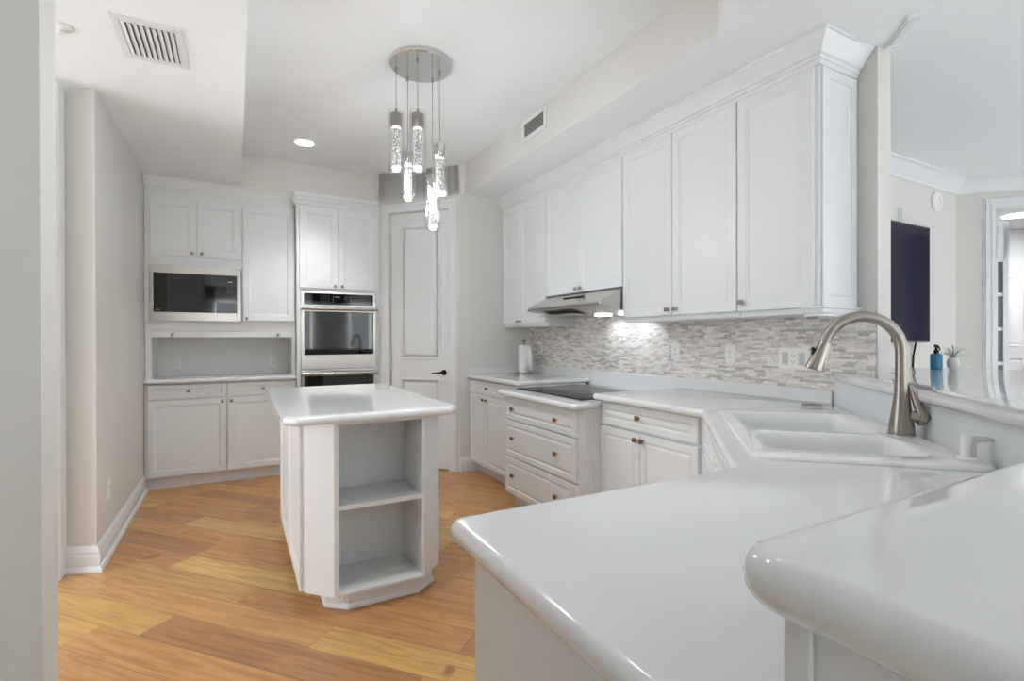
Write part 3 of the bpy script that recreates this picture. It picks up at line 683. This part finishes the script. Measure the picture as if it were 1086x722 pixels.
# ================================================================== SINK
bm = NB()
rim = rnd(ccw(SINK), .05, 6)
bowls = [rnd(ccw([ab(*q) for q in b]), .05, 6) for b in (((1.60, .285), (1.60, .70), (1.895, .70), (1.895, .285)), ((1.945, .285), (1.945, .70), (2.385, .70), (2.385, .285)))]
rings = []
for d, z in ((.0, .913), (.0, .918), (.004, .923), (.012, .925)): rings.append([bm.verts.new((x, y, z)) for x, y in inset(rim, d)])
for a, b in zip(rings, rings[1:]):
    for i in range(len(a)): bm.faces.new((a[i], a[(i+1) % len(a)], b[(i+1) % len(a)], b[i]))
tops = []
for bw in bowls:
    prf = [(0, .925), (.006, .922), (.012, .912), (.016, .88), (.022, .78), (.045, .745), (.09, .735)]
    rs = [[bm.verts.new((x, y, z)) for x, y in inset(bw, d)] for d, z in prf[:5]]
    cx = sum(p[0] for p in bw)/len(bw); cy = sum(p[1] for p in bw)/len(bw)
    base = inset(bw, .022)
    for s_, z in ((.86, .748), (.55, .740), (.12, .736)): rs.append([bm.verts.new((cx+(x-cx)*s_, cy+(y-cy)*s_, z)) for x, y in base])
    for a, b in zip(rs, rs[1:]):
        for i in range(len(a)): bm.faces.new((a[i], b[i], b[(i+1) % len(a)], a[(i+1) % len(a)]))
    bm.faces.new(list(reversed(rs[-1]))); tops.append(rs[0])
capf(bm, [rings[-1]]+tops, .925)
sk = thing('sink', 'white double-bowl drop-in corner sink', 'sink', (0, 0, 0))
obj('basin', bm, ENAMEL, sk)
for bw in bowls:
    cx = sum(p[0] for p in bw)/len(bw); cy = sum(p[1] for p in bw)/len(bw)
    bm = NB(); lathe(bm, [(.044, .7365), (.044, .7395), (.034, .7405), (.010, .738)], 24, cx, cy); obj('drain', bm, STEEL, sk)
# seat the sink empty at the rim
sk.location = (1.95, 1.20, .913)
for ch in sk.children: ch.location = (-1.95, -1.20, -.913)

# faucet, local +x = toward the bowls
fx, fy = ab(1.955, .752)
fa = thing('faucet', 'brushed nickel gooseneck pull-down kitchen faucet', 'faucet', (fx, fy, .925), 3*R45)
bm = NB(); lathe(bm, [(.039, 0), (.039, .006), (.036, .008), (.035, .03), (.031, .06), (.0255, .095), (.0212, .13), (.0188, .17), (.0183, .24)], 28)
obj('body', bm, NICKEL, fa)
pts = [(0, 0, .19), (0, 0, .24)]
R_ = .112
for k in range(0, 15):
    t = PI*k/14*.93; pts.append((R_-R_*math.cos(t), 0, .275+R_*1.0*math.sin(t)))
bm = NB(); tube(bm, pts, .0180, 18); obj('spout', bm, NICKEL, fa)
ex = Vector(pts[-1]); dr_ = (Vector(pts[-1])-Vector(pts[-2])).normalized(); dr_ = Vector((.33, 0, -.95)).normalized()
bm = NB(); tube(bm, [ex, ex+dr_*.012, ex+dr_*.04, ex+dr_*.085, ex+dr_*.095, ex+dr_*.098], [.0185, .0205, .024, .030, .031, .027], 20); sh = obj('spray_head', bm, STEELW, fa)
bm = NB(); c_ = ex+dr_*.045+Vector((.021, 0, .010)); box(bm, c_.x-.004, c_.x+.005, -.010, .010, c_.z-.018, c_.z+.018); obj('spray_button', bm, BLACK, sh, bevel=.003)
# lever on the side away from the corner: side is local +y or -y
bm = NB(); tube(bm, [(0, .026, .062), (0, .050, .062)], [.018, .018], 18); tube(bm, [(0, .022, .165), (0, .028, .150), (0, .038, .115), (0, .050, .080), (0, .056, .060), (0, .052, .046), (0, .040, .038)], [.004, .008, .012, .015, .017, .014, .006], 14)
lv = obj('lever', bm, NICKEL, fa); lv.rotation_euler = (0, 0, math.radians(58))

sx_, sy_ = ab(1.60, .763)
sd = thing('soap_dispenser', 'small white soap dispenser pump at the near end of the sink', 'soap dispenser', (sx_, sy_, .925), 0)
bm = NB(); lathe(bm, [(.034, 0), (.034, .003), (.028, .006), (.020, .008), (.020, .012)], 24); obj('flange', bm, PLAST, sd)
bm = NB(); lathe(bm, [(.019, .012), (.019, .058), (.017, .062)], 20); obj('pump_body', bm, PLAST, sd)
bm = NB(); tube(bm, [(0, 0, .050), (.028, -.028, .054), (.046, -.045, .054)], [.010, .008, .006], 12); obj('spout', bm, PLAST, sd); sd.scale = (.85, .85, 1)
ix, iy = 2.43, 1.45
bm = NB(); tube(bm, [(ix-.045, iy+.03, .9205), (ix-.01, iy+.01, .922), (ix+.02, iy-.015, .920), (ix+.03, iy-.03, .9185)], [.004, .007, .006, .004], 10, flat=.6)
tag(obj('metal_clip', bm, NICKEL), 'small metal clip lying on the worktop behind the sink', 'utensil')

# ================================================================== ISLAND
isl = thing('kitchen_island', 'white kitchen island with open shelves and chamfered corners', 'island', (0, 0, 0))
X0, X1, Y0, Y1 = .268, .912, 2.350, 3.58
CH = .118
OX0, OX1 = .402, .786
bm = NB()
foot = [(X0, Y1), (X0, Y0+CH), (OX0-.022, Y0), (OX0, Y0), (OX0, Y0+.30), (OX1, Y0+.30), (OX1, Y0), (OX1+.012, Y0), (X1, Y0+CH), (X1, Y1)]
prism(bm, foot, .095, .876)
b_ = obj('body', bm, TRIM, isl, smooth=False)
for i, z in enumerate((.095, .475)):
    bm = NB(); box(bm, OX0+.0005, OX1-.0005, Y0+.002, Y0+.299, z, z+.022 if i else z+.012); obj('shelf', bm, TRIM, isl, smooth=False, bevel=.001)
bm = NB(); box(bm, OX0-.02, OX1+.014, Y0-.003, Y0+.02, .858, .876); obj('top_rail', bm, TRIM, isl, smooth=False)
bm = NB(); prism(bm, [(X0+.098, Y1-.05), (X0+.098, Y0+.135), (X0+.185, Y0+.062), (OX1-.006, Y0+.062), (X1-.03, Y0+.14), (X1-.03, Y1-.05)], 0, .095); obj('plinth', bm, TRIM, isl, smooth=False)
bm = NB(); sweep_profile(bm, [(X0+.098, Y1-.05), (X0+.098, Y0+.135), (X0+.185, Y0+.062), (OX1-.006, Y0+.062), (X1-.03, Y0+.14), (X1-.03, Y1-.05)], [(0, 0.001), (.010, 0.001), (.010, .010), (.004, .022), (0, .024)]); obj('shoe_moulding', bm, TRIM, isl, smooth=False)
# left side doors (face -X): local x = -Y
def iside(y_hi, y_lo):
    bm = NB(); rings_panel(bm, 0, y_hi-y_lo, .10, .868, [(0, -.015), (.003, -.018), (.055, -.018), (.060, -.010), (.070, -.010), (.074, -.009)], 0)
    o = obj('side_door', bm, TRIM, isl, smooth=False); o.location = (X0-.0005, y_hi, 0); o.rotation_euler = (0, 0, -PI/2)
iside(Y1-.005, 3.03); iside(3.027, 2.475)
pl = obj('outlet_plate', rings_panel(NB(), -.035, .035, -.022, .022, [(0, -.004), (.002, -.006)], 0), PLAST, isl, smooth=False)
mid = ((X0+.098+X0+.185)/2, (Y0+.135+Y0+.062)/2); ang = math.atan2(-.073, .087)
pl.location = (mid[0]-.001, mid[1]-.001, .056); pl.rotation_euler = (0, 0, ang)
bm = NB()
for cx in (-.014, .012): box(bm, cx, cx+.002, -.0066, -.0059, -.006, .004); box(bm, cx+.006, cx+.008, -.0066, -.0059, -.006, .004)
obj('slots', bm, DARKSLOT, pl, smooth=False)
IT = [(.172, 3.80), (.172, 2.335), (.222, 2.278), (.905, 2.278), (.965, 2.335), (.985, 3.80)]
bm = NB(); slab(bm, rnd(ccw(IT), .02, 4), .914, .038); obj('countertop', bm, TOP, isl)
isl.location = (.59, 2.96, 0)
for ch in isl.children: ch.location = Vector(ch.location)-Vector((.59, 2.96, 0))

# ================================================================== PENDANT LIGHT
cxp, cyp = .965, 2.885
pd = thing('pendant_light', 'cluster pendant of five bubble-glass cylinders on a round chrome plate', 'pendant lamp', (cxp, cyp, ZT))
bm = NB(); lathe(bm, [(.172, -.001), (.180, -.004), (.180, -.022), (.176, -.026)], 48); obj('ceiling_plate', bm, CHROME, pd)
rv = Vector((rt.x, rt.y, 0)).normalized(); fv = Vector((fw.x, fw.y, 0)).normalized()
def dz(px, py, depth): return H+(359.5-py)*depth/F_PX
for i, (px, dd, ytop, ybot) in enumerate(((421.0, .02, 136, 179), (443.8, -.08, 137, 179), (433.2, .13, 176, 210), (467.0, .06, 168, 205), (459.5, .15, 204, 241))):
    d0 = fv.dot(Vector((cxp, cyp, 0)))+dd
    off = fv*dd+rv*((px-543)/F_PX*d0-rv.dot(Vector((cxp, cyp, 0))))
    zt, zb = dz(px, ytop, d0)-ZT, dz(px, ybot, d0)-ZT
    p = (off.x, off.y)
    bm = NB(); tube(bm, [(p[0], p[1], -.024), (p[0], p[1], zt+.085)], .0022, 8); c_ = obj('cable', bm, NICKEL, pd)
    bm = NB(); lathe(bm, [(.008, -.038), (.008, -.024)], 10, *p); obj('cable_grip', bm, NICKEL, c_)
    bm = NB(); lathe(bm, [(.006, zt+.115), (.010, zt+.09), (.034, zt+.085), (.036, zt+.08), (.036, zt+.012), (.030, zt+.004)], 24, *p); obj('socket', bm, NICKEL if i < 2 else CHROME, pd)
    bm = NB(); lathe(bm, [(.025, zb+.010), (.025, zt+.001)], 24, *p); cr_ = obj('crystal_rod', bm, CRYSTAL, pd)
    bm = NB(); lathe(bm, [(.020, zb), (.0255, zb+.004), (.0255, zb+.012)], 24, *p); lathe(bm, [(.0255, zt-.008), (.0255, zt+.004)], 24, *p); obj('lit_rim', bm, WHITEEDGE, cr_)
    bm = NB(); R2 = .046
    pr = [(R2-.006, zt+.105), (R2, zt+.10), (R2, zb-.010), (R2-.008, zb-.018), (.012, zb-.019)]
    lathe(bm, pr, 32, *p, caps=False); obj('glass_shade', bm, GLASS, pd)
    l = bpy.data.lights.new('pendant_bulb', 'POINT'); l.energy = 2.6; l.color = (.93, .97, 1); l.shadow_soft_size = .04
    lo_ = bpy.data.objects.new('pendant_bulb', l); COL.objects.link(lo_); lo_.parent = pd; lo_.location = (p[0], p[1], zb-.05)

# ================================================================== CEILING FITTINGS
dl = thing('recessed_light', 'round lit recessed downlight in the kitchen ceiling', 'ceiling light', (.505, 4.50, ZT))
bm = NB(); lathe(bm, [(.070, -.004), (.085, -.004), (.088, -.001)], 32, caps=False); obj('trim_ring', bm, TRIM, dl)
bm = NB(); lathe(bm, [(.071, -.0045), (.071, -.002)], 32); obj('lens', bm, LAMPON, dl)
l = bpy.data.lights.new('downlight', 'SPOT'); l.spot_size = math.radians(92); l.spot_blend = .8; l.shadow_soft_size = .065; l.energy = 60; l.color = (.95, .975, 1)
lo_ = bpy.data.objects.new('downlight', l); COL.objects.link(lo_); lo_.parent = dl; lo_.location = (0, 0, -.012)
for (qx, qy, qe) in ((.40, 1.95, 45), (1.20, 1.60, 5)):  # unseen lamps added to brighten the back of the kitchen
    q = thing('recessed_light', 'lit recessed downlight in the near part of the ceiling recess', 'ceiling light', (qx, qy, ZT), group='recessed lights in the near part of the ceiling recess')
    bm = NB(); lathe(bm, [(.070, -.004), (.085, -.004), (.088, -.001)], 32, caps=False); obj('trim_ring', bm, TRIM, q)
    bm = NB(); lathe(bm, [(.071, -.0045), (.071, -.002)], 32); obj('lens', bm, LAMPON, q)
    l = bpy.data.lights.new('downlight', 'SPOT'); l.spot_size = math.radians(112); l.spot_blend = .7; l.shadow_soft_size = .065; l.energy = qe; l.color = (.93, .97, 1)
    lo_ = bpy.data.objects.new('downlight', l); COL.objects.link(lo_); lo_.parent = q; lo_.location = (0, 0, -.012)
q = thing('recessed_light', 'lit round ceiling light in the room beyond the doorway', 'ceiling light', (7.58, 2.27, ZC))
bm = NB(); lathe(bm, [(.11, -.012), (.11, -.001)], 32); obj('lens', bm, LAMPON, q)
l = bpy.data.lights.new('downlight', 'AREA'); l.shape = 'DISK'; l.size = .2; l.energy = 24; l.color = (1, 1, 1)
lo_ = bpy.data.objects.new('downlight', l); COL.objects.link(lo_); lo_.parent = q; lo_.location = (0, 0, -.02)
# ceiling air vent
vt = thing('air_vent', 'white rectangular slatted air vent in the lower ceiling', 'vent', (-.328, 2.808, ZC))
vx, vy = .128, .183
bm = NB(); box(bm, -vx, -vx+.03, -vy, vy, -.008, 0); box(bm, vx-.03, vx, -vy, vy, -.008, 0); box(bm, -vx+.03, vx-.03, -vy, -vy+.04, -.008, 0); box(bm, -vx+.03, vx-.03, vy-.04, vy, -.008, 0); obj('frame', bm, TRIM, vt, smooth=False, bevel=.002)
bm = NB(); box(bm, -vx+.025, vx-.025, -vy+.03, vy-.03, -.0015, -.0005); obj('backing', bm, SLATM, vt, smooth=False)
for k in range(9):
    bm = NB(); x = -vx+.041+k*.0218
    v = [bm.verts.new(q) for q in ((x-.010, -vy+.04, -.002), (x+.007, -vy+.04, -.010), (x+.007, vy-.04, -.010), (x-.010, vy-.04, -.002), (x-.010, -vy+.04, -.004), (x+.007, -vy+.04, -.012), (x+.007, vy-.04, -.012), (x-.010, vy-.04, -.004))]
    for q in ((0, 1, 2, 3), (7, 6, 5, 4), (0, 4, 5, 1), (1, 5, 6, 2), (2, 6, 7, 3), (3, 7, 4, 0)): bm.faces.new([v[i] for i in q])
    obj('slat', bm, TRIM, vt, smooth=False)
bm = NB(); lathe(bm, [(.012, -.030), (.014, -.026), (.010, -.018), (.020, -.010), (.040, -.008), (.044, -.001)], 28)
tag(obj('fire_sprinkler', bm, PLAST, loc=(-.655, 2.85, ZC)), 'small round white sprinkler head in the ceiling near the left wall', 'sprinkler')
# return grille on the tray side
vg = thing('air_vent', 'small framed air vent on the side of the ceiling recess', 'vent', (1.88, 3.108, 2.765), -PI/2)
bm = NB(); a, b = .165, .078
box(bm, -a, -a+.03, -.012, 0, -b, b); box(bm, a-.03, a, -.012, 0, -b, b); box(bm, -a+.03, a-.03, -.012, 0, -b, -b+.03); box(bm, -a+.03, a-.03, -.012, 0, b-.03, b); obj('frame', bm, TRIM, vg, smooth=False, bevel=.002)
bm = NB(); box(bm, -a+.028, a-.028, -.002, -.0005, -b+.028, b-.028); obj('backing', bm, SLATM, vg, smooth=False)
for k in range(7):
    bm = NB(); z = -b+.036+k*.0145; box(bm, -a+.03, a-.03, -.008, -.003, z, z+.004); obj('louver', bm, mat('louver_grey', '9c9a94', .5) if k == 0 else bpy.data.materials['louver_grey'], vg, smooth=False)

# ================================================================== SMALL THINGS
ph = thing('paper_towel_holder', 'steel paper towel stand on the far corner worktop', 'paper towel holder', (2.40, 4.17, .914))
bm = NB(); lathe(bm, [(.085, 0), (.085, .008), (.078, .012)], 32); obj('base', bm, NICKEL, ph)
bm = NB(); lathe(bm, [(.007, .010), (.007, .30)], 12); lathe(bm, [(.007, .295), (.016, .300), (.018, .315), (.012, .325)], 16); obj('rod', bm, NICKEL, ph)
bm = NB(); lathe(bm, [(.022, .0), (.052, .0), (.052, .255), (.022, .255)], 32, caps=False)
pr_ = tag(obj('paper_towel_roll', bm, PAPER, loc=(2.40, 4.17, .927)), 'white paper towel roll on the steel stand', 'paper towels')
bm = NB(); pts = [(.052*math.cos(t), .052*math.sin(t)) for t in (-1.9, -1.6, -1.35)]+[(.030, -.075), (.036, -.083)]
a = [bm.verts.new((x*1.01, y*1.01, .012)) for x, y in pts]; b = [bm.verts.new((x*1.01, y*1.01, .13)) for x, y in pts]; c = [bm.verts.new((x*1.01*(1 if i < 3 else .93), y*1.01*(1 if i < 3 else .82), .24)) for i, (x, y) in enumerate(pts)]
for i in range(len(pts)-1): bm.faces.new((a[i], a[i+1], b[i+1], b[i])); bm.faces.new((b[i], b[i+1], c[i+1], c[i]))
o = obj('loose_sheet', bm, PAPER, pr_); s_ = o.modifiers.new('thick', 'SOLIDIFY'); s_.thickness = .001

bo = thing('spray_bottle', 'blue soap bottle with black trigger on the bar', 'bottle', (3.275, 1.295, 1.074), R45)
bm = NB(); lathe(bm, [(.036, 0), (.040, .004), (.040, .110), (.034, .122), (.014, .128), (.013, .134)], 28); obj('bottle_body', bm, BLUE, bo)
bm = NB(); lathe(bm, [(.017, .128), (.017, .152), (.009, .156), (.009, .176)], 18); tube(bm, [(.02, .0, .182), (0, 0, .186), (-.03, 0, .182), (-.05, 0, .165), (-.056, 0, .152)], [.010, .012, .008, .005, .004], 10); tube(bm, [(.0, 0, .182), (.02, 0, .19), (.032, 0, .182)], [.008, .008, .004], 8)
obj('pump_head', bm, BLACK, bo)
bo.scale = (.66, .66, .66)
pp = thing('potted_air_plant', 'spiky grey air plant in a small white pot on the bar', 'plant', (3.335, 1.245, 1.074))
bm = NB(); lathe(bm, [(.020, 0), (.032, .012), (.038, .04), (.034, .065), (.024, .082), (.020, .082), (.028, .062)], 24, caps=False); lathe(bm, [(.001, .001), (.020, .001)], 24, caps=False); obj('pot', bm, POT, pp)
bm = NB(); random.seed(5)
for k in range(24):
    t = 2*PI*k/24+random.uniform(-.2, .2); ln = random.uniform(.05, .09); hz = random.uniform(.02, .09)
    tube(bm, [(0, 0, .07), (ln*.35*math.cos(t), ln*.35*math.sin(t), .085+hz*.6), (ln*.75*math.cos(t), ln*.75*math.sin(t), .085+hz), (ln*1.1*math.cos(t), ln*1.1*math.sin(t), .08+hz*.9)], [.003, .0022, .0016, .0006], 6)
obj('leaves', bm, LEAF, pp); pp.scale = (.74, .74, .74)

tv = thing('television', 'dark wall-mounted television seen beyond the bar', 'television', (4.20, 2.02, 0))
bm = NB(); rings_panel(bm, -1.05, .655, 1.205, 2.115, [(0, -.055), (.004, -.060)], -.02); ts = obj('cabinet', bm, BLACK, tv, smooth=False)
bm = NB(); box(bm, -1.035, .640, -.0615, -.0595, 1.225, 2.10); obj('screen', bm, SCREEN, tv, smooth=False)
bm = NB(); box(bm, -.5, .2, -.021, -.0005, 1.45, 1.9); obj('wall_bracket', bm, BLACK, tv, smooth=False)
bm = NB(); tube(bm, [(.50, -.03, 1.21), (.502, -.012, 1.10), (.49, -.010, .95), (.50, -.010, .75), (.50, -.008, .45)], .007, 8); obj('power_cord', bm, BLACK, tv)
bm = NB(); lathe(bm, [(.085, 0), (.085, .012), (.078, .018), (.045, .020), (.043, .016), (.001, .016)], 32); bmesh.ops.rotate(bm, verts=bm.verts, matrix=Matrix.Rotation(PI/2, 3, 'X'))
tag(obj('wall_speaker', bm, PLAST, loc=(5.10, 2.02, 2.365)), 'round white disc mounted high on the living room wall', 'speaker')  # round thermostat on the living room wall
for q, (ux, uz) in enumerate(((4.50, 2.19),)):
    bm = NB(); box(bm, ux-.004, ux+.004, 2.012, 2.0199, uz-.055, uz+.06); box(bm, ux+.03, ux+.036, 2.012, 2.0199, uz-.055, uz+.06); tag(obj('cable_channel', bm, TRIM, smooth=False), 'thin white cable channel on the wall above the television', 'cable cover')
